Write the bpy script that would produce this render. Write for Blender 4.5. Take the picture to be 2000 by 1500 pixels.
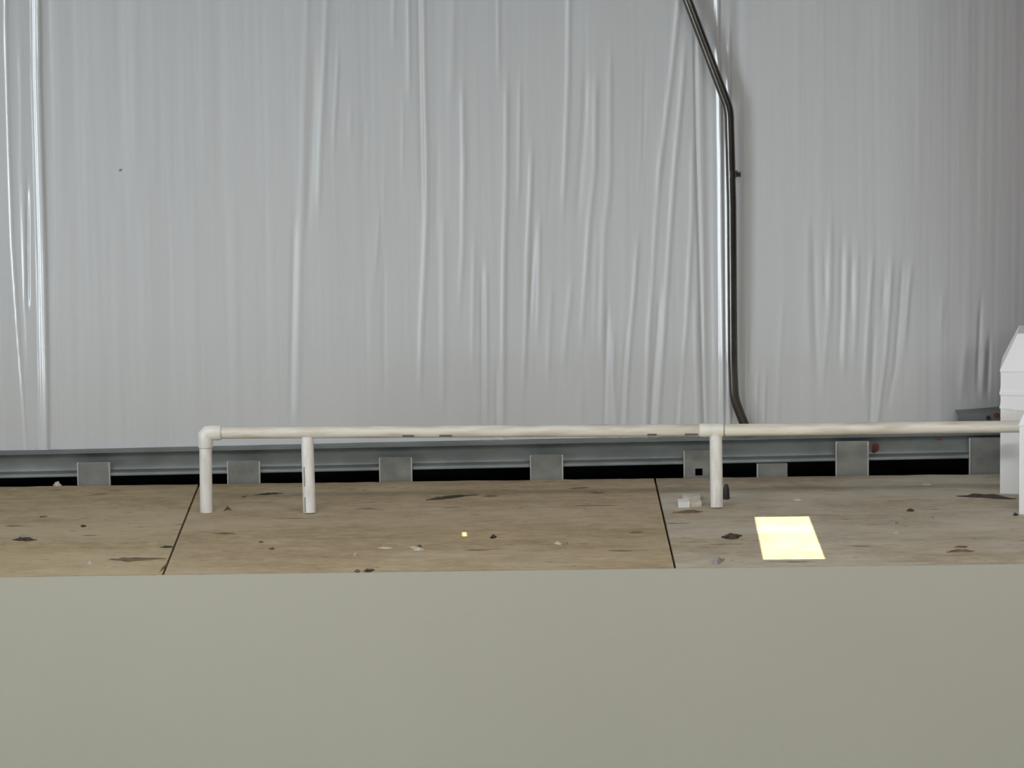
import bpy, bmesh, math, random
from mathutils import Vector, Matrix, noise
random.seed(7)
for o in list(bpy.data.objects): bpy.data.objects.remove(o)
scene = bpy.context.scene
COL = scene.collection

# ------------------------------------------------------------------ camera
W, H, F = 2000, 1500, 8280.0
DECK = 2.60                       # height of the loft deck above the ground slab
CAM = Vector((0, 0, DECK + 1.98))
v = Vector(((943-1000)/F, (750+517)/F, -1)).normalized()          # world Y in camera space
ux, uy = 1.0, 0.0128
u = Vector((ux, uy, (ux*v.x+uy*v.y)/-v.z)).normalized()           # world X in camera space
w = u.cross(v)
M = Matrix((u, v, w))                                             # world-from-camera rotation
cam_data = bpy.data.cameras.new('camera')
cam_data.sensor_width = 36.0; cam_data.sensor_fit = 'HORIZONTAL'
cam_data.lens = F/W*36.0
cam_data.clip_end = 200
cam = bpy.data.objects.new('camera', cam_data); COL.objects.link(cam)
cam.matrix_world = Matrix.Translation(CAM) @ M.to_4x4()
scene.camera = cam

def ray(px, py): return (M @ Vector(((px-W/2)/F, -(py-H/2)/F, -1))).normalized()
def on_y(px, py, Y):
    d = ray(px, py); t = (Y-CAM.y)/d.y; return CAM + d*t
def on_z(px, py, Z=DECK):
    d = ray(px, py); t = (Z-CAM.z)/d.z; return CAM + d*t

# ------------------------------------------------------------------ world, sun, lights, exposure
world = bpy.data.worlds.new('sky'); scene.world = world; world.use_nodes = True
bg = world.node_tree.nodes['Background']
bg.inputs[0].default_value = (0.62, 0.75, 1.0, 1); bg.inputs[1].default_value = 1.0
vs = scene.view_settings
vs.view_transform = 'Standard'; vs.look = 'None'; vs.gamma = 1; vs.use_curve_mapping = False
vs.exposure = -0.16

SUN_DIR = Vector((0.22, 0.42, -1.0)).normalized()                 # direction the sunlight travels
def lamp(name, kind, loc, target, energy, color, **kw):
    d = bpy.data.lights.new(name, kind); d.energy = energy; d.color = color
    for k, val in kw.items(): setattr(d, k, val)
    o = bpy.data.objects.new(name, d); COL.objects.link(o); o.location = loc
    o.rotation_euler = (Vector(target)-Vector(loc)).to_track_quat('-Z', 'Y').to_euler()
    return o
lamp('sun', 'SUN', (0, 0, 12), Vector((0, 0, 12))+SUN_DIR, 12.5, (1.0, 1.0, 0.60), angle=math.radians(0.15))
# daylight through the big roll-up door in the side wall
lamp('door_daylight', 'AREA', (-8.3, 3.0, 2.15), (-1.0, 7.0, 2.4), 400, (0.86, 0.94, 1.0), shape='RECTANGLE', size=2.6, size_y=3.9)
# added area lights under the roof, unseen, spread to even out the brightness
for i, (x, y, e) in enumerate(((-1.0, 9.0, 24), (1.2, 8.7, 26), (3.6, 7.0, 30), (-2.4, 4.0, 95), (3.0, 3.0, 130))):
    z = DECK + 1.72 + 0.13*(11.6-y) - 0.22
    lamp('added_overhead_light', 'AREA', (x, y, z), (x, y, 0), e, (1.0, 0.985, 0.95), shape='RECTANGLE', size=1.2, size_y=0.35)

# ------------------------------------------------------------------ helpers
def link(o, parent=None, label=None, cat=None, group=None, kind=None):
    COL.objects.link(o)
    if parent: o.parent = parent
    if label: o['label'] = label
    if cat: o['category'] = cat
    if group: o['group'] = group
    if kind: o['kind'] = kind
    return o
def mesh_obj(name, bm, mat, parent=None, smooth=False, **kw):
    bm.normal_update()
    me = bpy.data.meshes.new(name); bm.to_mesh(me); bm.free()
    me.materials.append(mat)
    if smooth:
        for p in me.polygons: p.use_smooth = True
    return link(bpy.data.objects.new(name, me), parent, **kw)
def empty(name, loc=(0, 0, 0), **kw):
    o = bpy.data.objects.new(name, None); o.location = (0, 0, 0)
    return link(o, **kw)
def add_box(bm, x0, x1, y0, y1, z0, z1, bev=0.0):
    b = bmesh.new()
    vv = [b.verts.new((x, y, z)) for x in (x0, x1) for y in (y0, y1) for z in (z0, z1)]
    for f in ((0, 1, 3, 2), (4, 6, 7, 5), (0, 4, 5, 1), (2, 3, 7, 6), (0, 2, 6, 4), (1, 5, 7, 3)):
        b.faces.new([vv[i] for i in f])
    bmesh.ops.recalc_face_normals(b, faces=b.faces)
    if bev: bmesh.ops.bevel(b, geom=b.edges[:], offset=bev, segments=2, profile=0.5, affect='EDGES')
    me = bpy.data.meshes.new('tmp'); b.to_mesh(me); b.free(); bm.from_mesh(me); bpy.data.meshes.remove(me)
    return bm
def box(*a, **k): return add_box(bmesh.new(), *a, **k)
def tube(bm, pts, radii, segs=20, caps=True):
    pts = [Vector(p) for p in pts]
    n = len(pts)
    tang = []
    for i in range(n):
        t = (pts[min(i+1, n-1)]-pts[max(i-1, 0)])
        tang.append(t.normalized())
    a = Vector((0, 0, 1)) if abs(tang[0].z) < 0.9 else Vector((0, -1, 0))
    nrm = (a - tang[0]*a.dot(tang[0])).normalized()
    rings = []
    for i in range(n):
        nrm = (nrm - tang[i]*nrm.dot(tang[i])).normalized()
        bi = tang[i].cross(nrm)
        r = radii[i] if isinstance(radii, (list, tuple)) else radii
        rings.append([bm.verts.new(pts[i] + (nrm*math.cos(q) + bi*math.sin(q))*r)
                      for q in (2*math.pi*k/segs for k in range(segs))])
    for i in range(n-1):
        for k in range(segs):
            bm.faces.new((rings[i][k], rings[i][(k+1) % segs], rings[i+1][(k+1) % segs], rings[i+1][k]))
    if caps:
        bm.faces.new(rings[0][::-1]); bm.faces.new(rings[-1])
    bmesh.ops.recalc_face_normals(bm, faces=bm.faces)
    return bm
def smooth_by_angle(o, deg=40):
    me = o.data
    for p in me.polygons: p.use_smooth = True
    b = bmesh.new(); b.from_mesh(me)
    for e in b.edges:
        if len(e.link_faces) == 2 and e.calc_face_angle(0) > math.radians(deg): e.smooth = False
    b.to_mesh(me); b.free()
    return o
def rounded(pts, r, k=6):
    """polyline with its inner corners rounded at radius-like distance r"""
    out = [Vector(pts[0])]
    for i in range(1, len(pts)-1):
        a, b, c = Vector(pts[i-1]), Vector(pts[i]), Vector(pts[i+1])
        p = b + (a-b).normalized()*r; q = b + (c-b).normalized()*r
        for j in range(k+1):
            t = j/k; out.append(p*(1-t)**2 + b*2*t*(1-t) + q*t*t)
    out.append(Vector(pts[-1]))
    return out

# ------------------------------------------------------------------ materials
def mat(name, base, rough=0.6, metal=0.0, var=None, scale=(8, 8, 8), detail=6, bump=0.0, bscale=60, coat=0.0, spec=0.5, ramp=(0.35, 0.65), rvar=0.0):
    m = bpy.data.materials.new(name); m.use_nodes = True
    nt = m.node_tree; N = nt.nodes; L = nt.links
    b = N['Principled BSDF']
    b.inputs['Roughness'].default_value = rough; b.inputs['Metallic'].default_value = metal
    b.inputs['Coat Weight'].default_value = coat; b.inputs['Coat Roughness'].default_value = 0.13
    b.inputs['Specular IOR Level'].default_value = spec
    tc = N.new('ShaderNodeTexCoord'); mp = N.new('ShaderNodeMapping'); mp.inputs['Scale'].default_value = scale
    L.new(tc.outputs['Object'], mp.inputs['Vector'])
    nz = N.new('ShaderNodeTexNoise'); nz.inputs['Scale'].default_value = 1; nz.inputs['Detail'].default_value = detail
    L.new(mp.outputs['Vector'], nz.inputs['Vector'])
    cr = N.new('ShaderNodeValToRGB')
    cr.color_ramp.elements[0].position = ramp[0]; cr.color_ramp.elements[1].position = ramp[1]
    cr.color_ramp.elements[0].color = (*(var or tuple(c*0.92 for c in base)), 1); cr.color_ramp.elements[1].color = (*base, 1)
    L.new(nz.outputs['Fac'], cr.inputs['Fac']); L.new(cr.outputs['Color'], b.inputs['Base Color'])
    if bump:
        n2 = N.new('ShaderNodeTexNoise'); n2.inputs['Detail'].default_value = 4
        mb = N.new('ShaderNodeMapping'); mb.inputs['Scale'].default_value = bscale if isinstance(bscale, tuple) else (bscale,)*3
        n2.inputs['Scale'].default_value = 1; L.new(tc.outputs['Object'], mb.inputs['Vector']); L.new(mb.outputs['Vector'], n2.inputs['Vector'])
        bp = N.new('ShaderNodeBump'); bp.inputs['Strength'].default_value = bump; bp.inputs['Distance'].default_value = 0.002
        L.new(n2.outputs['Fac'], bp.inputs['Height']); L.new(bp.outputs['Normal'], b.inputs['Normal'])
    return m
def wood_mat(name, light, dark, dust, dust_amt, off=0.0):
    """weathered plywood: grain along X, dark knots and streaks, patches of pale dust"""
    m = bpy.data.materials.new(name); m.use_nodes = True
    nt = m.node_tree; N = nt.nodes; L = nt.links; b = N['Principled BSDF']
    b.inputs['Roughness'].default_value = 0.8; b.inputs['Specular IOR Level'].default_value = 0.25
    tc = N.new('ShaderNodeTexCoord')
    def nz(scale, detail, rough=0.6, loc=0.0):
        mp = N.new('ShaderNodeMapping'); mp.inputs['Scale'].default_value = scale
        mp.inputs['Location'].default_value = (loc+off, off*1.7, 0)
        L.new(tc.outputs['Object'], mp.inputs['Vector'])
        n = N.new('ShaderNodeTexNoise'); n.inputs['Scale'].default_value = 1; n.inputs['Detail'].default_value = detail
        n.inputs['Roughness'].default_value = rough
        L.new(mp.outputs['Vector'], n.inputs['Vector']); return n
    def ramp(n, p0, p1, c0, c1):
        r = N.new('ShaderNodeValToRGB'); r.color_ramp.elements[0].position = p0; r.color_ramp.elements[1].position = p1
        r.color_ramp.elements[0].color = (*c0, 1); r.color_ramp.elements[1].color = (*c1, 1)
        L.new(n.outputs['Fac'], r.inputs['Fac']); return r
    def mix(kind, fac, a, c):
        x = N.new('ShaderNodeMix'); x.data_type = 'RGBA'; x.blend_type = kind
        if isinstance(fac, float): x.inputs[0].default_value = fac
        else: L.new(fac, x.inputs[0])
        L.new(a, x.inputs[6])
        if isinstance(c, tuple): x.inputs[7].default_value = (*c, 1)
        else: L.new(c, x.inputs[7])
        return x.outputs[2]
    grain = ramp(nz((5.0, 17, 1), 9, 0.72), 0.34, 0.66, dark, light)
    fine = ramp(nz((30, 140, 1), 4, 0.7, 3.1), 0.3, 0.7, (0.78, 0.77, 0.75), (1.1, 1.1, 1.1))
    c = mix('MULTIPLY', 0.9, grain.outputs['Color'], fine.outputs['Color'])
    mot = ramp(nz((16, 26, 1), 6, 0.75, 21.3), 0.32, 0.62, (0.80, 0.78, 0.74), (1.07, 1.07, 1.07))
    c = mix('MULTIPLY', 1.0, c, mot.outputs['Color'])
    d = ramp(nz((1.6, 3.2, 1), 5, 0.6, 7.7), 0.42, 0.68, (0, 0, 0), (dust_amt,)*3)
    c = mix('MIX', d.outputs['Color'], c, dust)
    k = ramp(nz((7.5, 30, 1), 3, 0.5, 11.3), 0.66, 0.74, (0, 0, 0), (0.75,)*3)
    c = mix('MIX', k.outputs['Color'], c, (0.085, 0.055, 0.033))
    k2 = ramp(nz((24, 75, 1), 2, 0.5, 17.3), 0.69, 0.76, (0, 0, 0), (0.6,)*3)
    c = mix('MIX', k2.outputs['Color'], c, (0.10, 0.07, 0.045))
    L.new(c, b.inputs['Base Color'])
    bp = N.new('ShaderNodeBump'); bp.inputs['Strength'].default_value = 0.35; bp.inputs['Distance'].default_value = 0.003
    L.new(nz((6, 60, 1), 6, 0.65, 5.5).outputs['Fac'], bp.inputs['Height']); L.new(bp.outputs['Normal'], b.inputs['Normal'])
    return m
GLOSS = mat('glossy_vinyl_seam', (0.66, 0.675, 0.69), rough=0.26, var=(0.635, 0.65, 0.665), scale=(5, 5, 0.8), bump=0.5, bscale=(55, 1, 2.2), coat=0.8)
VINYL = mat('white_vinyl', (0.66, 0.675, 0.69), rough=0.38, var=(0.635, 0.65, 0.665), scale=(5, 5, 0.8), bump=0.5, bscale=(55, 1, 2.2), spec=0.5, coat=0.0)
DRYWALL = mat('beige_paint', (0.455, 0.437, 0.362), rough=0.75, var=(0.44, 0.422, 0.348), scale=(1.4, 1.4, 1.4), bump=0.25, bscale=190)
GALV = mat('galvanised_steel', (0.24, 0.265, 0.265), rough=0.5, metal=0.45, var=(0.18, 0.20, 0.20), scale=(9, 9, 22), bump=0.1)
STUD = mat('dull_zinc', (0.33, 0.335, 0.32), rough=0.55, metal=0.4, var=(0.24, 0.245, 0.235), scale=(18, 18, 26), detail=8, bump=0.1)
STUD_EDGE = mat('bright_zinc_edge', (0.60, 0.61, 0.60), rough=0.4, metal=0.4)
EMT = mat('conduit_steel', (0.17, 0.165, 0.15), rough=0.28, metal=1.0, var=(0.13, 0.125, 0.115), scale=(12, 12, 12))
PVC = mat('white_plastic_pipe', (0.82, 0.78, 0.69), rough=0.42, var=(0.60, 0.54, 0.45), scale=(9, 60, 60), detail=8, ramp=(0.3, 0.6))
PVC_POST = mat('white_plastic_post', (0.86, 0.845, 0.82), rough=0.42, var=(0.70, 0.65, 0.59), scale=(60, 60, 14), detail=8, ramp=(0.28, 0.55))
PVC_FIT = mat('white_plastic_fitting', (0.88, 0.87, 0.82), rough=0.35, var=(0.82, 0.80, 0.74), scale=(20, 20, 20))
PRINT = mat('grey_print', (0.20, 0.20, 0.19), rough=0.6)
DUCT = mat('white_paint', (0.93, 0.93, 0.94), rough=0.5, var=(0.90, 0.90, 0.91), scale=(7, 7, 7), bump=0.15, bscale=40)
DARK = mat('dark_gap_shade', (0.025, 0.027, 0.03), rough=0.9)  # near black, paints the shade seen in the gap below the girt
ROOFM = mat('roof_vinyl', (0.66, 0.67, 0.66), rough=0.5)
WALLDK = mat('dark_grey_panel', (0.07, 0.07, 0.068), rough=0.7)
WALLMD = mat('grey_panel', (0.30, 0.30, 0.29), rough=0.7)
CONC = mat('concrete', (0.34, 0.33, 0.31), rough=0.7)
BLACK = mat('black_plastic', (0.02, 0.02, 0.022), rough=0.45)
BARK = mat('dark_splinter', (0.075, 0.055, 0.04), rough=0.8, var=(0.03, 0.022, 0.016), scale=(60, 60, 60))
BROWN = mat('brown_scrap', (0.20, 0.13, 0.075), rough=0.8, var=(0.11, 0.07, 0.04), scale=(60, 60, 60))
PALE = mat('pale_scrap', (0.66, 0.62, 0.54), rough=0.7, var=(0.5, 0.46, 0.38), scale=(50, 50, 50))
WHITE = mat('white_scrap', (0.80, 0.79, 0.77), rough=0.6)
GREY = mat('grey_scrap', (0.36, 0.35, 0.32), rough=0.7, var=(0.26, 0.25, 0.23), scale=(60, 60, 60))
REDIRON = mat('red_iron', (0.16, 0.045, 0.035), rough=0.6)
RED = mat('red_paint', (0.17, 0.03, 0.028), rough=0.6)
PLY = [wood_mat('plywood_tan', (0.49, 0.395, 0.25), (0.37, 0.295, 0.18), (0.52, 0.445, 0.315), 0.6, 0.0),
       wood_mat('plywood_brown', (0.48, 0.38, 0.25), (0.365, 0.285, 0.18), (0.53, 0.45, 0.335), 0.65, 4.3),
       wood_mat('plywood_dusty', (0.50, 0.43, 0.33), (0.37, 0.31, 0.23), (0.58, 0.545, 0.47), 0.8, 9.1)]

# ------------------------------------------------------------------ the setting: measures
YF = on_z(1000, 1113.5).y                     # front edge of the deck
YB = on_z(1000, 938).y                        # back edge of the deck
YW = YB + 0.075                               # plane of the vinyl
XL, XR, YREAR = -8.6, 6.0, -6.0
EAVE, PITCH = DECK + 1.72, 0.13
YEND = YB + 0.40
def roof_z(y): return EAVE + PITCH*(YEND - y)

# roof with a slot of a skylight and one pinhole left by a screw
def to_roof(p):
    # p + -SUN_DIR*t on the roof plane z = EAVE + PITCH*(YEND-y)
    d = -SUN_DIR
    t = (EAVE + PITCH*(YEND-p.y) - p.z)/(d.z + PITCH*d.y)
    return p + d*t
slot = [to_roof(on_z(*q, DECK+0.001)) for q in ((1491, 1092), (1611, 1091), (1579, 1008), (1474, 1009))]   # front-left, front-right, back-right, back-left
pin = [to_roof(on_z(907+a, 1043+b, DECK+0.001)) for a, b in ((-4, 4), (4, 4), (4, -4), (-4, -4))]
xs = [XL, 0, 0, 0, 0, XR]; ys = [YREAR, 0, 0, 0, 0, YEND]
bm = bmesh.new()
px0, px1 = sum(p.x for p in (pin[0], pin[3]))/2, sum(p.x for p in (pin[1], pin[2]))/2
sx0, sx1 = sum(p.x for p in (slot[0], slot[3]))/2, sum(p.x for p in (slot[1], slot[2]))/2
sy0, sy1 = sum(p.y for p in slot[:2])/2, sum(p.y for p in slot[2:])/2
py0, py1 = sum(p.y for p in pin[:2])/2, sum(p.y for p in pin[2:])/2
xs = [XL, px0, px1, sx0, sx1, XR]; ys = sorted([YREAR, sy0, sy1, py0, py1, YEND])
grid = {(i, j): bm.verts.new((x, y, roof_z(y))) for i, x in enumerate(xs) for j, y in enumerate(ys)}
js0, js1, jp0, jp1 = (ys.index(q) for q in (sy0, sy1, py0, py1))
for key, p in zip(((3, js0), (4, js0), (4, js1), (3, js1)), slot): grid[key].co = p
for j in range(js0+1, js1):
    for i, (a, b) in ((3, (slot[0], slot[3])), (4, (slot[1], slot[2]))):
        t = (ys[j]-a.y)/(b.y-a.y); grid[i, j].co.x = a.x+(b.x-a.x)*t
for i in range(5):
    for j in range(5):
        if i == 1 and jp0 <= j < jp1: continue
        if i == 3 and js0 <= j < js1: continue
        bm.faces.new((grid[i, j], grid[i, j+1], grid[i+1, j+1], grid[i+1, j]))
mesh_obj('ceiling', bm, ROOFM, label='white faced metal roof lining sloping up from the wall', kind='structure')

ZT = roof_z(YREAR) + 0.3
def slab(name, m, a, label): return mesh_obj(name, box(*a), m, label=label, kind='structure')
slab('ground_slab', CONC, (XL, XR, YREAR, YEND, -0.15, 0), 'grey concrete slab of the building below the loft')
DX0, DX1, DZ1 = 1.4, 4.6, 4.2                                     # roll-up door opening in the left wall (along Y)
bm = bmesh.new()
add_box(bm, XL-0.1, XL, YREAR, DX0, 0, ZT); add_box(bm, XL-0.1, XL, DX1, YEND, 0, ZT); add_box(bm, XL-0.1, XL, DX0, DX1, DZ1, ZT)
mesh_obj('wall_left', bm, ROOFM, label='white side wall with the open roll-up door', kind='structure')
slab('wall_right', WALLDK, (XR, XR+0.1, YREAR, YEND, 0, ZT), 'dark grey panelled side wall on the right of the hall')
slab('wall_rear', WALLMD, (XL, XR, YREAR-0.1, YREAR, 0, ZT), 'grey end wall opposite the loft')
slab('wall_front', DRYWALL, (XL, XR, YF-0.012, YF-0.001, 0, DECK-0.0005), 'plain beige painted wall below the plywood loft')
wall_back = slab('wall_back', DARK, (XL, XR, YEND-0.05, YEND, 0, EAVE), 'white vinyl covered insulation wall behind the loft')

# ------------------------------------------------------------------ the vinyl: a height field of folds
SC = 8280/ (YW) 
def wp(px, py): p = on_y(px, py, YW); return p.x, p.z
folds = []
def fold(pts, wpx, amp, t0=60, t1=60):
    """pts (px,py) down the fold; wpx half width in px; amp in mm, + a ridge towards the room, - a groove"""
    q = [wp(*p) for p in pts]                          # (x,z), z falls
    if not (1355 < pts[0][0] < 1440 or pts[0][0] == 54):
        lim = 0.55*wpx/SC*1000 if amp > 0 else 0.70*wpx/SC*1000
        amp = max(-lim, min(lim, amp*1.35))
    folds.append(dict(q=q, w=wpx/SC*1.0, a=amp/1000.0*(0.95 if 95 < pts[0][0] < 1355 or pts[0][0] > 1470 else 1.0), t0=t0/SC, t1=t1/SC, z1=q[0][1], z0=q[-1][1],
                      xa=min(p[0] for p in q), xb=max(p[0] for p in q)))
def facet(pts, wpx, slope, wob=0.06, fall=6, t0=1, t1=1):
    """a pleat: a band wpx wide leaning to the left at the given slope, then a steep return"""
    q = [wp(*p) for p in pts]
    folds.append(dict(q=q, w=wpx/SC, a=None, slope=slope, wob=wob, fall=fall/SC, t0=t0/SC, t1=t1/SC, z1=q[0][1], z0=q[-1][1]))
def facet_h(f, d):
    w_, fl = f['w'], f['fall']
    def up(t): return w_*(f['slope']*t + f['wob']*math.sin(4*math.pi*t)/(4*math.pi))
    if d < 0 or d > w_+fl: return 0.0
    if d <= w_: return up(d/w_)
    t = (d-w_)/fl
    return up(1)*(1-ss(t))
def ss(t): t = max(0, min(1, t)); return t*t*(3-2*t)
# left edge: loose flap and the pleated seam
facet([(5, -60), (7, 100), (13, 300), (19, 470), (29, 620), (39, 760), (49, 900)], 6, 0.30, 0.04, 5)
fold([(22, -60), (30, 300), (42, 560), (50, 760)], 7, -1.2, 1, 120)
fold([(40, 20), (44, 300), (50, 520), (53, 640)], 5, 0.7, 120, 90)
fold([(54, 300), (54, 480), (55, 610)], 3.2, -5, 160, 40)
facet([(57, -60), (59, 150), (65, 350), (68, 450), (71, 600), (74, 760), (75, 900)], 17, 0.30, 0.16, 9)
fold([(92, -60), (96, 300), (100, 700), (102, 900)], 9, -2.0, 1, 1)
# middle sheet, left part: faint
for p, a in ((139, -1), (172, .8), (190, 1), (230, -.8), (262, .9), (300, .7), (345, -.7), (400, .8), (430, -.7)):
    fold([(p, -60), (p+2, 200), (p-3, 480)], 11, a*0.9, 1, 260)
for p, a in ((150, -.8), (232, .8), (330, -.8), (380, .7), (457, 1), (496, 1), (520, -.8)):
    fold([(p, 300), (p+1, 600), (p+3, 900)], 11, a*0.9, 160, 1)
fold([(600, -60), (599, 60), (595, 200), (590, 400), (584, 600), (580, 860)], 7, 2.2, 1, 80)
fold([(615, 60), (612, 200), (606, 350), (600, 480)], 6, -1.8, 90, 120)
fold([(640, -60), (637, 60), (632, 150), (625, 300), (620, 470)], 6, 2.4, 1, 120)
fold([(663, 60), (656, 200), (650, 330)], 4, 1.7, 80, 90)
fold([(575, 380), (571, 600), (567, 840)], 5, -2.4, 120, 80)
fold([(685, 180), (683, 300)], 4, 1.2, 60, 60)
fold([(770, -60), (768, 120)], 5, 1.6, 1, 80)
fold([(797, -60), (799, 90), (800, 240)], 4.5, 2.2, 1, 110)
fold([(750, 450), (750, 650), (752, 800)], 5, -1.6, 130, 80)
fold([(817, -60), (820, 100), (823, 300), (825, 450)], 5, -2.8, 1, 120)
fold([(826, -60), (829, 150), (833, 300), (833, 430), (829, 520), (823, 650), (818, 840)], 6, 3.0, 1, 160)
fold([(887, -60), (883, 150), (881, 230)], 7, 2.0, 1, 90)
fold([(902, 120), (905, 300), (904, 480), (897, 640)], 5.5, 2.6, 100, 120)
fold([(866, 380), (866, 600), (864, 830)], 7, 2.4, 90, 60)
fold([(927, 430), (924, 600), (922, 760)], 5, 2.0, 90, 90)
fold([(940, 480), (942, 640), (942, 870)], 4.2, -5.0, 130, 1)
fold([(950, 480), (950, 640), (950, 870)], 5, 2.6, 100, 1)
fold([(969, 690), (970, 870)], 3.6, -3.6, 90, 1)
fold([(973, -60), (974, 200)], 4, 1.8, 1, 110)
fold([(989, 110), (989, 350), (985, 500), (983, 650), (982, 870)], 5.5, 3.2, 110, 1)
fold([(1016, 120), (1014, 350), (1011, 430)], 4, 2.0, 80, 80)
fold([(1040, 250), (1036, 380), (1030, 500), (1027, 650), (1021, 800)], 5, 2.8, 90, 90)
fold([(1044, 420), (1038, 560), (1034, 660)], 3.6, -2.6, 90, 80)
fold([(1054, 400), (1052, 600), (1048, 700)], 5, 2.2, 60, 70)
fold([(1078, 540), (1073, 650), (1070, 780)], 5, 1.8, 60, 70)
fold([(1112, -60), (1110, 150), (1103, 350), (1098, 450)], 5.5, 2.8, 1, 90)
fold([(1120, 520), (1109, 620), (1099, 740)], 6, 2.2, 70, 70)
fold([(1145, 110), (1140, 250), (1133, 350), (1126, 460)], 6, -2.2, 70, 80)
fold([(1163, 120), (1161, 330), (1150, 450), (1140, 600), (1135, 700)], 5.5, 2.4, 80, 70)
fold([(1192, 60), (1191, 350), (1181, 450), (1176, 600), (1172, 720)], 6.5, 2.4, 90, 70)
fold([(1188, 560), (1184, 700), (1180, 870)], 4, -4.0, 90, 1)
fold([(1199, 620), (1198, 740), (1204, 870)], 5, 2.6, 70, 1)
fold([(1138, 720), (1132, 870)], 8, 2.4, 70, 1)
fold([(1248, 430), (1240, 560), (1232, 650), (1224, 760), (1220, 870)], 5, 3.0, 80, 1)
fold([(1225, 620), (1217, 760), (1212, 870)], 4, -2.6, 80, 1)
fold([(1328, -60), (1325, 20), (1310, 160), (1288, 340), (1281, 450), (1275, 550), (1268, 650), (1260, 870)], 5.5, 4.0, 1, 1)
fold([(1291, 520), (1284, 650), (1274, 780), (1270, 870)], 4, -6.0, 130, 1)
fold([(1338, 60), (1334, 150), (1317, 340), (1306, 500), (1297, 650), (1286, 800), (1283, 870)], 5.5, 3.2, 80, 1)
fold([(1352, 250), (1352, 420), (1341, 640), (1329, 780), (1325, 870)], 5, 2.6, 80, 1)
fold([(1336, 680), (1318, 870)], 5, -2.4, 70, 1)
fold([(1358, 560), (1360, 700), (1364, 870)], 5, 3.0, 70, 1)
# the recess left of the seam
fold([(1357, 40), (1361, 300), (1366, 480), (1370, 650), (1376, 870)], 3.6, -6.0, 90, 1)
fold([(1378, -60), (1382, 240), (1385, 560), (1388, 870)], 9, -5.0, 1, 1)
# pleated seam under the conduit
facet([(1393, -60), (1394, 80), (1397, 180), (1399, 300), (1401, 500), (1404, 870)], 9, 0.50, 0.10, 5)
facet([(1416, 20), (1416, 170), (1414, 300), (1414, 500), (1417, 870)], 8, 0.50, 0.08, 7, 90, 1)
fold([(1440, -60), (1442, 120), (1446, 240)], 9, -3.2, 1, 60)
# right sheet
fold([(1461, 240), (1463, 400)], 6, 1.5, 60, 90)
fold([(1460, 540), (1457, 750), (1455, 870)], 4.5, 4.2, 150, 1)
fold([(1466, 600), (1463, 750), (1461, 870)], 3.5, -3.0, 110, 1)
fold([(1482, 690), (1474, 870)], 4, 2.4, 80, 1)
fold([(1496, 690), (1491, 870)], 4, 2.6, 80, 1)
fold([(1530, 560), (1522, 720), (1516, 870)], 5, 1.3, 80, 60)
fold([(1577, 380), (1577, 600), (1582, 740)], 6, 1.6, 120, 80)
fold([(1589, 420), (1592, 620), (1598, 780)], 5, -2.0, 110, 80)
fold([(1624, 380), (1620, 600), (1610, 720), (1606, 790)], 5.5, 2.0, 110, 60)
fold([(1610, 460), (1612, 620)], 4, -1.8, 80, 60)
fold([(1645, 430), (1643, 600), (1637, 740)], 4.5, -2.3, 110, 70)
fold([(1656, 430), (1652, 600), (1647, 760)], 5, 2.2, 110, 70)
fold([(1676, 440), (1673, 600), (1666, 740)], 5, 2.2, 110, 70)
fold([(1664, 470), (1662, 640)], 4, -2.0, 80, 60)
fold([(1706, 470), (1698, 600), (1692, 700), (1687, 800)], 5, 2.8, 80, 60)
fold([(1709, 600), (1705, 700), (1701, 800), (1700, 870)], 4.6, -5.5, 120, 1)
fold([(1743, 480), (1737, 600), (1730, 700), (1719, 780), (1709, 870)], 5, 3.2, 80, 1)
fold([(1728, 520), (1722, 640)], 4, -2.4, 60, 60)
fold([(1764, 500), (1757, 620), (1748, 730), (1728, 820)], 4.5, -2.6, 60, 60)
fold([(1782, 500), (1773, 600), (1763, 720)], 5, 2.4, 60, 70)
fold([(1845, 560), (1838, 680)], 6, 1.5, 60, 60)
fold([(1922, 575), (1917, 680), (1912, 790)], 4.2, -6.5, 70, 60)
fold([(1930, 660), (1922, 800)], 5, 3.0, 60, 40)
fold([(1940, 650), (1934, 800)], 4, -4.0, 60, 40)
fold([(1890, 660), (1880, 800)], 7, 2.0, 70, 40)
random.seed(3)
for k in range(16):                                   # faint creases, uneven as the sheet is
    x = random.uniform(700, 1350); y = random.uniform(-40, 500)
    fold([(x, y), (x-random.uniform(0, 14), y+random.uniform(150, 320))], random.uniform(3.5, 6), random.choice((-1, 1))*random.uniform(.7, 1.3), 80, 100)
def fx(f, z):
    q = f['q']
    if z >= q[0][1]: return q[0][0]
    for (xa, za), (xb, zb) in zip(q, q[1:]):
        if z >= zb:
            t = (za-z)/max(za-zb, 1e-6); return xa + (xb-xa)*t
    return q[-1][0]
def ss(t): t = max(0, min(1, t)); return t*t*(3-2*t)

GT0, GT1 = (0, 884), (1700, 849)                      # top line of the girt in pixels
def girt_line(px): return GT0[1] + (GT1[1]-GT0[1])*(px-GT0[0])/(GT1[0]-GT0[0])
ga, gb = on_y(0, girt_line(0), YB+0.035), on_y(1700, girt_line(1700), YB+0.035)
def girt_top(x): return ga.z + (gb.z-ga.z)*(x-ga.x)/(gb.x-ga.x)

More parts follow.
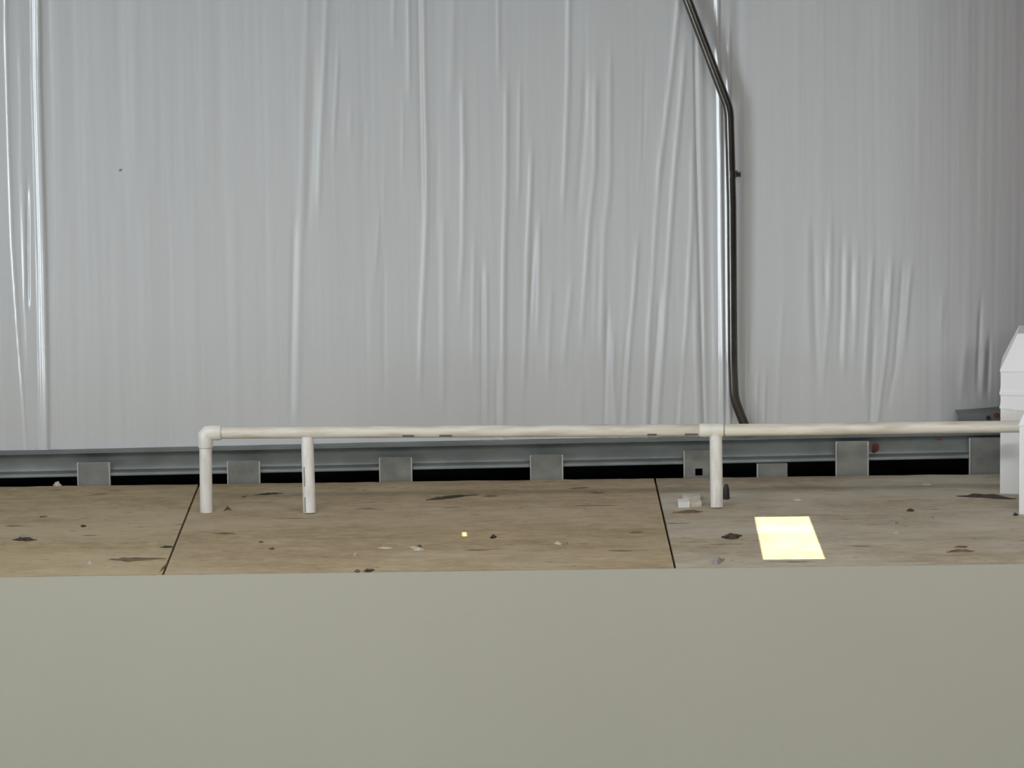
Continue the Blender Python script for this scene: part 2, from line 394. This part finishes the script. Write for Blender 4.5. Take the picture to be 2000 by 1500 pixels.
ztop = roof_z(YW) + 0.02
x_in0, x_in1 = wp(-60, 450)[0], wp(2060, 450)[0]
cols = []
x = XL
while x < x_in0-0.4: cols.append(x); x += 0.25
x = x_in0-0.4
while x < x_in1+0.4:
    cols.append(x); x += 0.0026 if x_in0 < x < x_in1 else 0.012
x = x_in1+0.4
while x < XR: cols.append(x); x += 0.25
cols.append(XR)
NR = 110
def seam_x(pts, z): return fx(dict(q=[wp(*p) for p in pts]), z)
rows_t = [i/NR for i in range(NR+1)]
zlo_ref = girt_top(0)-0.03
# per row active folds
xr0, xr1 = wp(1700, 450)[0], wp(2060, 450)[0]          # here the sheet is bent back, shaped to darken its right part
hmap = []
for r in range(NR+1):
    zr = zlo_ref + (ztop-zlo_ref)*rows_t[r]
    act = []
    for f in folds:
        top = ss((f['z1']-zr)/f['t0']) if f['t0'] > .003 else 1.0
        bot = ss((zr-f['z0'])/f['t1']) if f['t1'] > .003 else 1.0
        if f['a'] is None:
            act.append((fx(f, zr), f, top*bot)); continue
        a = f['a']*top*bot
        if abs(a) > 1e-5: act.append((fx(f, zr), f['w'], a))
    row = []
    for xc in cols:
        h = 0.0
        for (c, wd, a) in act:
            if isinstance(wd, dict):
                if 0 < xc-c < 0.06: h += a*facet_h(wd, xc-c)
                continue
            d = (xc-c)/wd
            if -3 < d < 3: h += a*math.exp(-d*d)
        h += 0.004*noise.noise(Vector((xc*5, 3.1, zr*0.8)))
        h += 0.0013*noise.noise(Vector((xc*24, 7.7, zr*1.1))) + 0.0005*noise.noise(Vector((xc*70, 2.7, zr*1.6)))
        h += 0.012*noise.noise(Vector((xc*1.3, 1.7, zr*0.5)))
        t = max(0.0, min(1.0, (xc-xr0)/(xr1-xr0))); h -= 0.5*0.62*t*t*(xr1-xr0)*(1.0-0.25*max(0, min(1, (zr-zlo_ref)/1.3)))
        row.append(h)
    hmap.append(row)
seams = [wp(q, 450)[0] for q in (-2, 108, 1374, 1454)]
cuts = [0] + [min(range(len(cols)), key=lambda i: abs(cols[i]-s)) for s in seams] + [len(cols)-1]
for k, (nm, mt, lab) in enumerate((('insulation_panel', VINYL, 'white vinyl sheet beyond the left edge'), ('seam_strip', GLOSS, 'shiny pleated vinyl seam at the left edge'),
        ('insulation_panel', VINYL, 'wide white vinyl sheet with many folds above the pipe rail'), ('seam_strip', GLOSS, 'shiny pleated vinyl seam beside the conduit'),
        ('insulation_panel', VINYL, 'white vinyl sheet right of the conduit'))):
    bm = bmesh.new(); g = []
    for r in range(NR+1):
        row = []
        for i in range(cuts[k], cuts[k+1]+1):
            xc = cols[i]; zb = girt_top(xc)-0.03
            z = zb + (ztop-zb)*rows_t[r]
            row.append(bm.verts.new((xc, YW-hmap[r][i], z)))
        g.append(row)
    for r in range(NR):
        for i in range(len(g[0])-1):
            bm.faces.new((g[r][i], g[r][i+1], g[r+1][i+1], g[r+1][i]))
    mesh_obj(nm, bm, mt, wall_back, smooth=True)['label'] = lab
bm = bmesh.new()
p = on_y(235, 332, YW-0.004); tube(bm, [p, p+Vector((0, -0.006, 0))], 0.003, 10)
mesh_obj('insulation_pin', bm, GREY, wall_back)

# ------------------------------------------------------------------ the girt at the foot of the vinyl
girt = empty('wall_girt', label='long galvanized steel girt running along the foot of the vinyl wall', cat='girt')
bot = on_y(0, 932, YB+0.035).z - ga.z
def prof(dz):                                         # (y behind the deck edge, z below the top)
    hgt = -bot
    return [(0.30, 0.0), (0.036, 0.0), (0.030, -0.003), (0.030, -0.006), (0.044, -0.016), (0.046, -0.022),
            (0.046, -hgt+0.020), (0.043, -hgt+0.013), (0.024, -hgt+0.010), (0.020, -hgt+0.006), (0.020, -hgt), (0.024, -hgt-0.002), (0.16, -hgt-0.001)]
bm = bmesh.new(); rings = []
for xg in (XL+0.01, -1.5, 0, 1.5, XR-0.01):
    rings.append([bm.verts.new((xg, YB+y, girt_top(xg)+z)) for y, z in prof(0)])
for a, b in zip(rings, rings[1:]):
    for i in range(len(a)-1): bm.faces.new((a[i], b[i], b[i+1], a[i+1]))
bmesh.ops.recalc_face_normals(bm, faces=bm.faces)
gm = mesh_obj('girt_section', bm, GALV, girt); smooth_by_angle(gm, 50)
for (px, py, r, sq) in ((1710, 873, 0.009, 1.3), (1833, 854, 0.0095, .75), (1707, 880, 0.005, 1.0)):
    bm = bmesh.new(); p = on_y(px, py, YB+0.043)
    tube(bm, [p, p+Vector((0, -0.003, 0))], r, 9)
    for q in bm.verts:
        q.co.z = p.z + (q.co.z-p.z)*sq*random.uniform(.8, 1.15)
    mesh_obj('paint_mark', bm, RED, girt)['label'] = 'dark red paint mark'

# studs standing behind the deck edge and lapping the girt
def stud(x0, x1, ytop, label, hole=None, bright='both'):
    YS = YB+0.012
    root = empty('steel_stud', label=label, cat='stud', group='steel studs behind the loft deck')
    a = on_y(x0, ytop, YS); b = on_y(x1, ytop, YS); zb = DECK-0.35
    bm = bmesh.new(); Y2 = YS+0.0015
    if hole:
        h0 = on_y(hole[0], hole[3], YS); h1 = on_y(hole[1], hole[2], YS)
        add_box(bm, a.x, h0.x, YS, Y2, zb, a.z); add_box(bm, h1.x, b.x, YS, Y2, zb, a.z)
        add_box(bm, h0.x, h1.x, YS, Y2, zb, h0.z); add_box(bm, h0.x, h1.x, YS, Y2, h1.z, a.z)
    else:
        add_box(bm, a.x, b.x, YS, Y2, zb, a.z)
    mesh_obj('web', bm, STUD, root)
    for xx, s in ((a.x, 1), (b.x, -1)):
        mesh_obj('flange', box(min(xx, xx+s*0.004), max(xx, xx+s*0.004), YS-0.0025, YS+0.014, zb, a.z-0.002, bev=0.0012), STUD_EDGE, root)
    return root
stud(150, 215, 903, 'grey steel stud left of the railing corner, standing clear at the deck edge')
stud(443, 508, 900, 'grey steel stud between the first and second railing posts')
stud(740, 805, 893, 'grey steel stud just right of the second railing post')
stud(1035, 1100, 888, 'grey steel stud with scuffed upper half behind middle of the rail')
stud(1335, 1400, 880, 'grey steel stud with dark square hole behind the third railing post', hole=(1358, 1372, 915, 929))
stud(1632, 1697, 862, 'grey steel stud with pale streaks behind the sunlit patch')
stud(1893, 1958, 855, 'dark stained grey steel stud beside the white box column')
# studs further along, outside the frame
for k, x in enumerate((-146, 2190)):
    stud(x, x+65, 905 if k == 0 else 853, ('grey steel stud beyond the left picture edge', 'grey steel stud right of the white box column')[k])
off = empty('stud_offcut', label='short pale steel offcut lying in the dark gap right of the third post', cat='offcut')
a = on_y(1478, 906, YB+0.016); b = on_y(1538, 931, YB+0.016)
mesh_obj('web', box(a.x+0.004, b.x, YB+0.016, YB+0.0175, DECK-0.02, a.z), STUD, off)
mesh_obj('flange', box(a.x, a.x+0.004, YB+0.013, YB+0.03, DECK-0.02, a.z, bev=0.001), STUD_EDGE, off)
mesh_obj('top_flange', box(a.x, b.x, YB+0.0175, YB+0.04, a.z-0.002, a.z), STUD_EDGE, off)
mesh_obj('ledger', box(XL, XR, YB+0.05, YB+0.09, DECK-0.33, DECK-0.20), STUD, None, label='steel track carrying the studs below the deck edge', kind='structure')

# ------------------------------------------------------------------ the plywood deck
floor = empty('floor', label='worn plywood loft deck scattered with splinters', kind='structure')
sa0, sa1 = on_z(387, 950), on_z(321, 1115)
sb0, sb1 = on_z(1279, 935), on_z(1318, 1106)
s1, s2 = (sa0.x+sa1.x)/2, (sb0.x+sb1.x)/2
pw = s2 - s1
edges = [s1-4*pw, s1-3*pw, s1-2*pw, s1-pw, s1, s2, s2+pw, s2+2*pw, s2+3*pw, s2+4*pw]
skew = {4: (sa0.x-s1, sa1.x-s1), 5: (sb0.x-s2, sb1.x-s2)}
for i in range(len(edges)-1):
    (lb, lf), (rb, rf) = skew.get(i, (0, 0)), skew.get(i+1, (0, 0))
    gl = gr = 0.0027
    bm = bmesh.new()
    n = 40                                             # ragged front and back edge
    top_f = []; top_b = []
    for k in range(n+1):
        t = k/n
        xf = (edges[i]+lf+gl)*(1-t) + (edges[i+1]+rf-gr)*t
        xb = (edges[i]+lb+gl)*(1-t) + (edges[i+1]+rb-gr)*t
        top_f.append(bm.verts.new((xf, YF+0.003+0.0025*noise.noise(Vector((xf*14, 1, i))), DECK)))
        top_b.append(bm.verts.new((xb, YB+0.006*noise.noise(Vector((xb*25, 5, i))), DECK+0.002*noise.noise(Vector((xb*9, 9, i))))))
    for k in range(n): bm.faces.new((top_f[k], top_f[k+1], top_b[k+1], top_b[k]))
    ext = bmesh.ops.extrude_face_region(bm, geom=bm.faces[:])
    for q in ext['geom']:
        if isinstance(q, bmesh.types.BMVert): q.co.z -= 0.0185
    bmesh.ops.recalc_face_normals(bm, faces=bm.faces)
    mesh_obj('plywood_panel', bm, PLY[0 if i <= 3 else (1 if i == 4 else 2)], floor)

# ------------------------------------------------------------------ the plastic pipe railing
rail = empty('pipe_railing', label='white plastic pipe railing on three short posts across the loft', cat='railing')
YR = on_z(403, 1000).y
def rp(px, py): return on_y(px, py, YR)
RP = 0.0157
def axis(px):                                          # centre line of the rail in the photograph
    for (x0, y0), (x1, y1) in (((395, 845.5), (860, 843)), ((860, 843), (1412, 840)), ((1412, 840), (2000, 833))):
        if px <= x1: return y0+(y1-y0)*(px-x0)/(x1-x0)
    return 833
def run(x0, x1, r, segs=24, n=14):
    bm = bmesh.new(); pts = [rp(x0+(x1-x0)*k/n, axis(x0+(x1-x0)*k/n)) for k in range(n+1)]
    return tube(bm, pts, r, segs)
o = mesh_obj('rail_pipe', run(412, 1380, RP), PVC, rail); smooth_by_angle(o)
o = mesh_obj('rail_pipe', run(1405, 1996, RP), PVC, rail); smooth_by_angle(o)
# printing on the underside of the pipe
for (x0, x1) in ((786, 809), (858, 883), (1264, 1282), (1337, 1363)):
    bm = bmesh.new(); A, B = rp(x0, axis(x0)), rp(x1, axis(x1)); vv = []
    for k in range(5):
        an = math.radians(-22-26*k/4)
        d = Vector((0, -math.cos(an), math.sin(an)))*(RP+0.0004)
        vv.append((bm.verts.new(A+d), bm.verts.new(B+d)))
    for a, b in zip(vv, vv[1:]): bm.faces.new((a[0], a[1], b[1], b[0]))
    bmesh.ops.recalc_face_normals(bm, faces=bm.faces)
    mesh_obj('print_mark', bm, PRINT, rail)
# elbow
ec = rp(401, 845.5)
zt = ec.z
path = [ec+Vector((0.041, 0, 0)), ec+Vector((0.040, 0, 0)), ec+Vector((0.0385, 0, 0)), ec+Vector((0.014, 0, 0)), ec+Vector((0.005, 0, -0.001)), ec+Vector((0.001, 0, -0.005)), ec+Vector((0, 0, -0.014)), ec+Vector((0, 0, -0.036)), ec+Vector((0, 0, -0.0375)), ec+Vector((0, 0, -0.0385))]
bm = tube(bmesh.new(), path, [0.0165, 0.0190, 0.0200, 0.0195, 0.0200, 0.0200, 0.0190, 0.0195, 0.0188, 0.0165], 24)
o = mesh_obj('elbow_fitting', bm, PVC_FIT, rail); smooth_by_angle(o, 50)
# tee fitting over the third post
bm = bmesh.new()
tp = [rp(q, axis(q)) for q in (1366, 1367.5, 1369, 1390, 1411, 1412.5, 1413.5)]
tube(bm, tp, [0.0160, 0.0172, 0.0176, 0.0174, 0.0176, 0.0172, 0.0160], 24)
tc = rp(1398, axis(1398))
tube(bm, [tc, tc+Vector((0, 0, -0.0185)), tc+Vector((0, 0, -0.0195))], [0.0165, 0.0168, 0.0160], 24)
o = mesh_obj('tee_fitting', bm, PVC_FIT, rail); smooth_by_angle(o, 50)
o = mesh_obj('joint_ring', tube(bmesh.new(), [rp(1413.0, axis(1413)), rp(1414.6, axis(1414))], 0.0164, 24), PRINT, rail)
# posts
def post(base, topx, ztop_, lab=None):
    b = on_z(*base); t = Vector((rp(topx, 850).x, YR, ztop_))
    n = 5; bm = tube(bmesh.new(), [b.lerp(t, k/n) for k in range(n+1)], 0.0162, 24)
    o = mesh_obj('post', bm, PVC_POST, rail); smooth_by_angle(o)
    return b, t
post((403, 1000), 401, zt-0.03)
pb, pt = post((604.5, 1002), 600, rp(600, axis(600)).z-0.013)
post((1400, 991), 1398, tc.z-0.012)
for (f0, f1, s) in ((0.02, 0.22, 0.004), (0.36, 0.62, 0.003)):          # grey print on the second post
    A = pb.lerp(pt, f0); B = pb.lerp(pt, f1); bm = bmesh.new(); vv = []
    for k in range(4):
        an = math.radians(-118-14*k/3 - s*800)
        d = Vector((math.cos(an), math.sin(an), 0))*0.0166
        vv.append((bm.verts.new(A+d), bm.verts.new(B+d)))
    for a, b in zip(vv, vv[1:]): bm.faces.new((a[0], b[0], b[1], a[1]))
    bmesh.ops.recalc_face_normals(bm, faces=bm.faces)
    mesh_obj('print_mark', bm, GREY, rail)

# ------------------------------------------------------------------ conduit
cond = empty('electrical_conduit', label='bent steel conduit running down the wall seam to the rail', cat='conduit')
YC = YW - 0.036
cpts = [on_y(1278, -170, YC), on_y(1348, 0, YC-0.008), on_y(1424, 214, YC), on_y(1429, 400, YC), on_y(1431, 700, YC), on_y(1434, 778, YC), on_y(1451, 822, YC), on_y(1460, 842, YC)]
bm = bmesh.new()
cdir = (cpts[0]-cpts[2]).normalized()
ctop = cpts[0] + cdir*((roof_z(YC)-0.03-cpts[0].z)/cdir.z)
cp = rounded([ctop, cpts[2], cpts[3], cpts[4], cpts[5], cpts[6], cpts[7]], 0.022, 6)
tube(bm, cp, 0.0128, 20)
o = mesh_obj('conduit_tube', bm, EMT, cond); smooth_by_angle(o, 60)
sp = on_y(1428.5, 340, YC)
bm = bmesh.new()
tube(bm, [sp+Vector((0, 0, 0.009)), sp+Vector((0, 0, -0.009))], 0.0133, 20)
add_box(bm, sp.x+0.010, sp.x+0.026, YC+0.008, YC+0.012, sp.z-0.009, sp.z+0.009, bev=0.001)
o = mesh_obj('strap', bm, EMT, cond); smooth_by_angle(o, 40)

# ------------------------------------------------------------------ white box columns at the right
def boxed(name, label, x0, yb, ysh, ych, ytop, dx, width, depth, bands):
    base = on_z(x0, yb); Y = base.y
    root = empty(name, label=label, cat='column')
    z1, z2, z3 = on_y(x0, ysh, Y).z, on_y(x0, ych, Y).z, on_y(x0, ytop, Y).z
    X0, X1, Y0, Y1 = base.x, base.x+width, Y, Y+depth
    s = dx/SC
    bm = bmesh.new()
    mesh_obj('shaft', add_box(bm, X0, X1, Y0, Y1, DECK, z1, bev=0.002), DUCT, root)
    bm = bmesh.new(); rr = []
    for (ins, z) in ((-0.002, z1), (-0.002, z1+0.003), (s, z2), (s*1.5, z2+0.004), (s*2.3, z3)):
        rr.append([bm.verts.new(q) for q in ((X0+ins, Y0+ins, z), (X1-ins, Y0+ins, z), (X1-ins, Y1-ins, z), (X0+ins, Y1-ins, z))])
    for a, b in zip(rr, rr[1:]):
        for k in range(4): bm.faces.new((a[k], a[(k+1) % 4], b[(k+1) % 4], b[k]))
    bm.faces.new(rr[-1]); bm.faces.new(rr[0][::-1])
    bmesh.ops.recalc_face_normals(bm, faces=bm.faces)
    mesh_obj('hipped_cap', bm, DUCT, root)
    for (y, hh, tilt) in bands:
        z = on_y(x0, y, Y).z
        bm = box(X0-0.0025, X1+0.0025, Y0-0.0025, Y1+0.0025, z-hh/2, z+hh/2, bev=0.001)
        for q in bm.verts: q.co.z += tilt*(q.co.x-X0)
        mesh_obj('wrap_band', bm, DUCT, root)
    c = Vector((X0, Y0, 0)); root.location = c; root.rotation_euler.z = math.radians(-8.5)
    for ch in [o for o in bpy.data.objects if o.parent == root]: ch.location = -c
    return root
boxed('box_column', 'white painted box column with hipped cap behind the rail end', 1953, 966, 726, 656, 628, 31, 0.30, 0.24, ((768, 0.010, -0.02), (796, 0.006, -0.12)))
boxed('box_column', 'white box column in front of the rail end at the right picture edge', 1990, 1006, 832, 800, 785, 12, 0.24, 0.10, ())

# added column just beyond the right picture edge, unseen, shades the vinyl
cx = on_y(2195, 800, YW).x
bm = bmesh.new()
add_box(bm, cx, cx+0.20, YW-0.60, YW-0.585, 0, EAVE); add_box(bm, cx, cx+0.20, YW+0.12, YW+0.135, 0, EAVE); add_box(bm, cx+0.095, cx+0.105, YW-0.585, YW+0.12, 0, EAVE)
mesh_obj('added_shade_column', bm, REDIRON, label='added red steel column right of the loft, unseen, shading the vinyl', kind='structure')

# steel angle behind the column
ang = empty('steel_angle', label='small grey steel angle on the vinyl beside the white box column', cat='bracket')
a = on_y(1871, 808, YW-0.03); b = on_y(1990, 823, YW-0.03)
mesh_obj('leg', box(a.x, b.x, YW-0.03, YW-0.026, b.z, a.z), GALV, ang)
mesh_obj('leg', box(a.x, b.x, YW-0.026, YW+0.10, a.z-0.004, a.z), GALV, ang)
q = on_y(1946, 811, YW-0.032); mesh_obj('bolt', tube(bmesh.new(), [q, q+Vector((0, -0.008, 0))], 0.008, 6), RED, ang)
q = on_y(1930, 816, YW-0.032); mesh_obj('bolt', tube(bmesh.new(), [q, q+Vector((0, -0.005, 0))], 0.006, 6), BLACK, ang)

# ------------------------------------------------------------------ litter on the deck
def splinter(name, pts, wid, hgt, m, label, cat, group=None, seed=0):
    """an irregular flat sliver lying along the pixel path pts"""
    rnd = random.Random(seed+len(label))
    P = [on_z(*p) for p in pts]; n = 10; path = []
    for k in range(n+1):
        t = k/n*(len(P)-1); i = min(int(t), len(P)-2); path.append(P[i].lerp(P[i+1], t-i))
    bm = bmesh.new(); rings = []
    for k, p in enumerate(path):
        t = k/n; e = max(0.12, min(1, 3.2*min(t, 1-t)))*rnd.uniform(.75, 1.1)
        wv = wid*e/2; hv = hgt*max(.35, e)*rnd.uniform(.85, 1.05)
        j = rnd.uniform(-.10, .10)*wid
        rings.append([bm.verts.new((p.x, p.y-wv+j, DECK)), bm.verts.new((p.x, p.y-wv*.7+j, DECK+hv)), bm.verts.new((p.x, p.y+wv*.6+j, DECK+hv*.9)), bm.verts.new((p.x, p.y+wv+j, DECK))])
    for a, b in zip(rings, rings[1:]):
        for k in range(4): bm.faces.new((a[k], a[(k+1) % 4], b[(k+1) % 4], b[k]))
    bm.faces.new(rings[0][::-1]); bm.faces.new(rings[-1])
    bmesh.ops.recalc_face_normals(bm, faces=bm.faces)
    return mesh_obj(name, bm, m, label=label, cat=cat, group=group)
G = 'splinters on the deck'
splinter('wood_splinter', [(832, 977), (870, 973), (935, 967)], 0.030, 0.006, BARK, 'long black curved splinter near the deck back, longest on the middle panel', 'splinter', G)
splinter('wood_splinter', [(940, 970), (975, 969)], 0.018, 0.003, BROWN, 'thin brown sliver at the right end of the long black splinter', 'splinter', G)
splinter('wood_splinter', [(494, 968), (553, 963)], 0.022, 0.004, BARK, 'dark splinter between the first and second railing posts', 'splinter', G)
splinter('wood_splinter', [(472, 972), (482, 969)], 0.02, 0.003, BROWN, 'tiny brown crumb left of the splinter between the posts', 'splinter', G)
splinter('wood_splinter', [(215, 1092), (250, 1094), (325, 1091)], 0.045, 0.004, BROWN, 'wide brown splinter beside the left panel joint', 'splinter', G)
splinter('wood_splinter', [(312, 1069), (342, 1069)], 0.02, 0.004, BARK, 'short dark splinter touching the left panel joint', 'splinter', G)
splinter('wood_splinter', [(311, 1118), (320, 1108), (328, 1102)], 0.05, 0.003, BROWN, 'crooked brown sliver at the front end of the left joint', 'splinter', G)
splinter('wood_splinter', [(416, 1042), (463, 1043)], 0.018, 0.003, BROWN, 'thin brown splinter in front of the corner post', 'splinter', G)
splinter('wood_splinter', [(74, 1011), (94, 1009)], 0.018, 0.003, BROWN, 'faint brown sliver on the left panel above the slate strip', 'splinter', G)
splinter('wood_splinter', [(157, 1028), (169, 1028)], 0.03, 0.004, BARK, 'small dark crumb in the middle of the left panel', 'splinter', G)
splinter('wood_splinter', [(505, 1059), (515, 1059)], 0.02, 0.003, BROWN, 'small brown chip low on the middle panel below the second post', 'splinter', G)
splinter('wood_splinter', [(524, 1072), (537, 1072)], 0.025, 0.003, BROWN, 'second small brown chip nearer the deck front below the second post', 'splinter', G)
splinter('wood_splinter', [(692, 1116), (704, 1116)], 0.03, 0.004, BROWN, 'small brown bit at the deck front edge, left of a pair', 'splinter', G)
splinter('wood_splinter', [(710, 1116), (732, 1114)], 0.035, 0.005, BARK, 'dark bit at the deck front edge, right of a pair', 'splinter', G)
splinter('wood_splinter', [(957, 1051), (970, 1049)], 0.03, 0.008, BARK, 'small dark lump right of the bright light spot', 'splinter', G)
splinter('wood_splinter', [(1228, 1041), (1258, 1040)], 0.02, 0.003, BROWN, 'thin brown splinter left of the right panel joint', 'splinter', G)
splinter('wood_splinter', [(1108, 955), (1152, 952)], 0.014, 0.002, BROWN, 'thin brown sliver near the deck back behind middle of the rail', 'splinter', G)
splinter('wood_splinter', [(1148, 963), (1185, 963)], 0.014, 0.002, BROWN, 'thin brown sliver just in front of another near the deck back', 'splinter', G)
splinter('wood_splinter', [(1848, 1079), (1876, 1076), (1904, 1077)], 0.035, 0.004, BROWN, 'longer front splinter of two on the dusty right panel', 'splinter', G)
splinter('wood_splinter', [(1864, 1069), (1891, 1068)], 0.03, 0.003, BROWN, 'shorter rear splinter of two on the dusty right panel', 'splinter', G)
splinter('wood_splinter', [(1731, 1022), (1754, 1021)], 0.04, 0.006, GREY, 'small grey crumb right of the sunlit patch', 'splinter', G)
splinter('wood_splinter', [(1770, 998), (1786, 997)], 0.03, 0.005, BARK, 'small dark crumb on the right panel behind the grey crumb', 'splinter', G)
splinter('wood_splinter', [(1815, 1012), (1826, 1011)], 0.025, 0.004, GREY, 'tiny grey crumb between the sunlit patch and white column', 'splinter', G)
splinter('bark_strip', [(1868, 970), (1905, 969), (1950, 972), (1985, 975)], 0.045, 0.006, BARK, 'ragged dark strip of litter at the foot of the white box column', 'litter')
splinter('wood_splinter', [(1978, 1006), (1989, 1006)], 0.03, 0.006, BARK, 'small dark crumb against the front white column', 'splinter', G)
splinter('shingle_strip', [(24, 1055), (48, 1055), (72, 1055)], 0.030, 0.007, BARK, 'short dark strip with pale top lying on the left panel', 'scrap')
splinter('paper_scrap', [(30, 1051), (64, 1050)], 0.014, 0.009, GREY, 'pale grey sliver along the back of the dark strip', 'scrap')
splinter('dead_leaf', [(438, 998), (444, 994), (452, 997)], 0.022, 0.008, BROWN, 'curled yellow brown leaf beside the corner post', 'leaf')
splinter('wood_chip', [(104, 949), (120, 949)], 0.02, 0.014, PALE, 'pale triangular chip at the deck back left of the first stud', 'chip')
C = 'pale chips on the deck'
splinter('wood_chip', [(738, 1070), (766, 1071)], 0.02, 0.003, PALE, 'pale thin chip, left of two on the middle panel', 'chip', C)
splinter('wood_chip', [(798, 1068), (812, 1073), (828, 1074)], 0.035, 0.005, PALE, 'pale ragged chip, right of two on the middle panel', 'chip', C)
splinter('wood_chip', [(812, 1070), (824, 1067)], 0.02, 0.006, BROWN, 'brown bit behind the pale ragged chip', 'chip')
splinter('wood_chip', [(1082, 1061), (1098, 1063)], 0.03, 0.005, PALE, 'pale chip right of centre near the right joint', 'chip', C)
splinter('wood_chip', [(1098, 1063), (1110, 1061)], 0.03, 0.006, GREY, 'grey chip touching the pale chip right of centre', 'chip', C)
splinter('wood_chip', [(690, 1084), (698, 1083)], 0.03, 0.004, PALE, 'tiny pale crumb on the middle panel near the front', 'chip', C)
splinter('wood_chip', [(170, 1101), (179, 1101)], 0.03, 0.006, PALE, 'tiny pale crumb left of the wide brown splinter', 'chip', C)
splinter('plaster_lump', [(1383, 1101), (1400, 1098), (1414, 1092)], 0.06, 0.012, GREY, 'grey plaster lump at the deck front left of the sunlit patch', 'lump')
splinter('wood_chip', [(1548, 977), (1568, 977)], 0.03, 0.005, PALE, 'pale chip behind the sunlit patch', 'chip', C)
splinter('wood_chip', [(1800, 947), (1822, 947)], 0.03, 0.004, PALE, 'pale chip near the deck back before the wide dark gap', 'chip', C)
splinter('wood_chip', [(1744, 1042), (1756, 1042)], 0.03, 0.004, PALE, 'pale crumb below the grey crumb on the right panel', 'chip', C)
# dark curled chip by the sunlit patch
splinter('bark_chip', [(1409, 1050), (1430, 1051), (1449, 1047)], 0.05, 0.011, BARK, 'dark curled bark chip left of the sunlit patch', 'chip')
# stack of white scraps and a stick beside the third post
a = on_z(1325, 992); b = on_z(1371, 992)
w1 = empty('trim_offcut', label='white trim offcut lying left of the third post', cat='offcut')
mesh_obj('block', box(a.x, a.x+0.030, a.y, a.y+0.05, DECK, DECK+0.015, bev=0.001), WHITE, w1)
mesh_obj('tongue', box(a.x+0.030, b.x, a.y+0.006, a.y+0.05, DECK, DECK+0.013, bev=0.001), PALE, w1)
c = on_z(1334, 980); d = on_z(1369, 980)
mesh_obj('trim_strip', box(c.x, d.x, c.y+0.01, c.y+0.06, DECK, DECK+0.011, bev=0.001), PALE, label='pale flat strip behind the white trim offcut', cat='offcut')
splinter('wood_stick', [(1314, 1001.5), (1345, 1001), (1373, 1000)], 0.022, 0.006, BROWN, 'thin brown stick in front of the white trim offcut', 'stick')
# black cap behind the third post
a = on_z(1418.5, 975)
bm = bmesh.new()
tube(bm, [a+Vector((0, 0, z)) for z in (0, 0.002, 0.02, 0.034, 0.039, 0.0405)], [0.0095, 0.0092, 0.0082, 0.0066, 0.004, 0.001], 16)
o = mesh_obj('black_thimble', bm, BLACK, label='small black plastic cap standing behind the third post', cat='thimble'); smooth_by_angle(o, 60)

# ------------------------------------------------------------------ each Empty goes to the base of its thing
bpy.context.view_layer.update()
for root in [o for o in bpy.data.objects if o.type == 'EMPTY' and o.location.length < 1e-6]:
    kids = [o for o in bpy.data.objects if o.parent == root]
    P = [k.matrix_world @ Vector(c) for k in kids for c in k.bound_box]
    c = Vector(((min(p.x for p in P)+max(p.x for p in P))/2, (min(p.y for p in P)+max(p.y for p in P))/2, min(p.z for p in P)))
    root.location = c
    for k in kids: k.location = -c
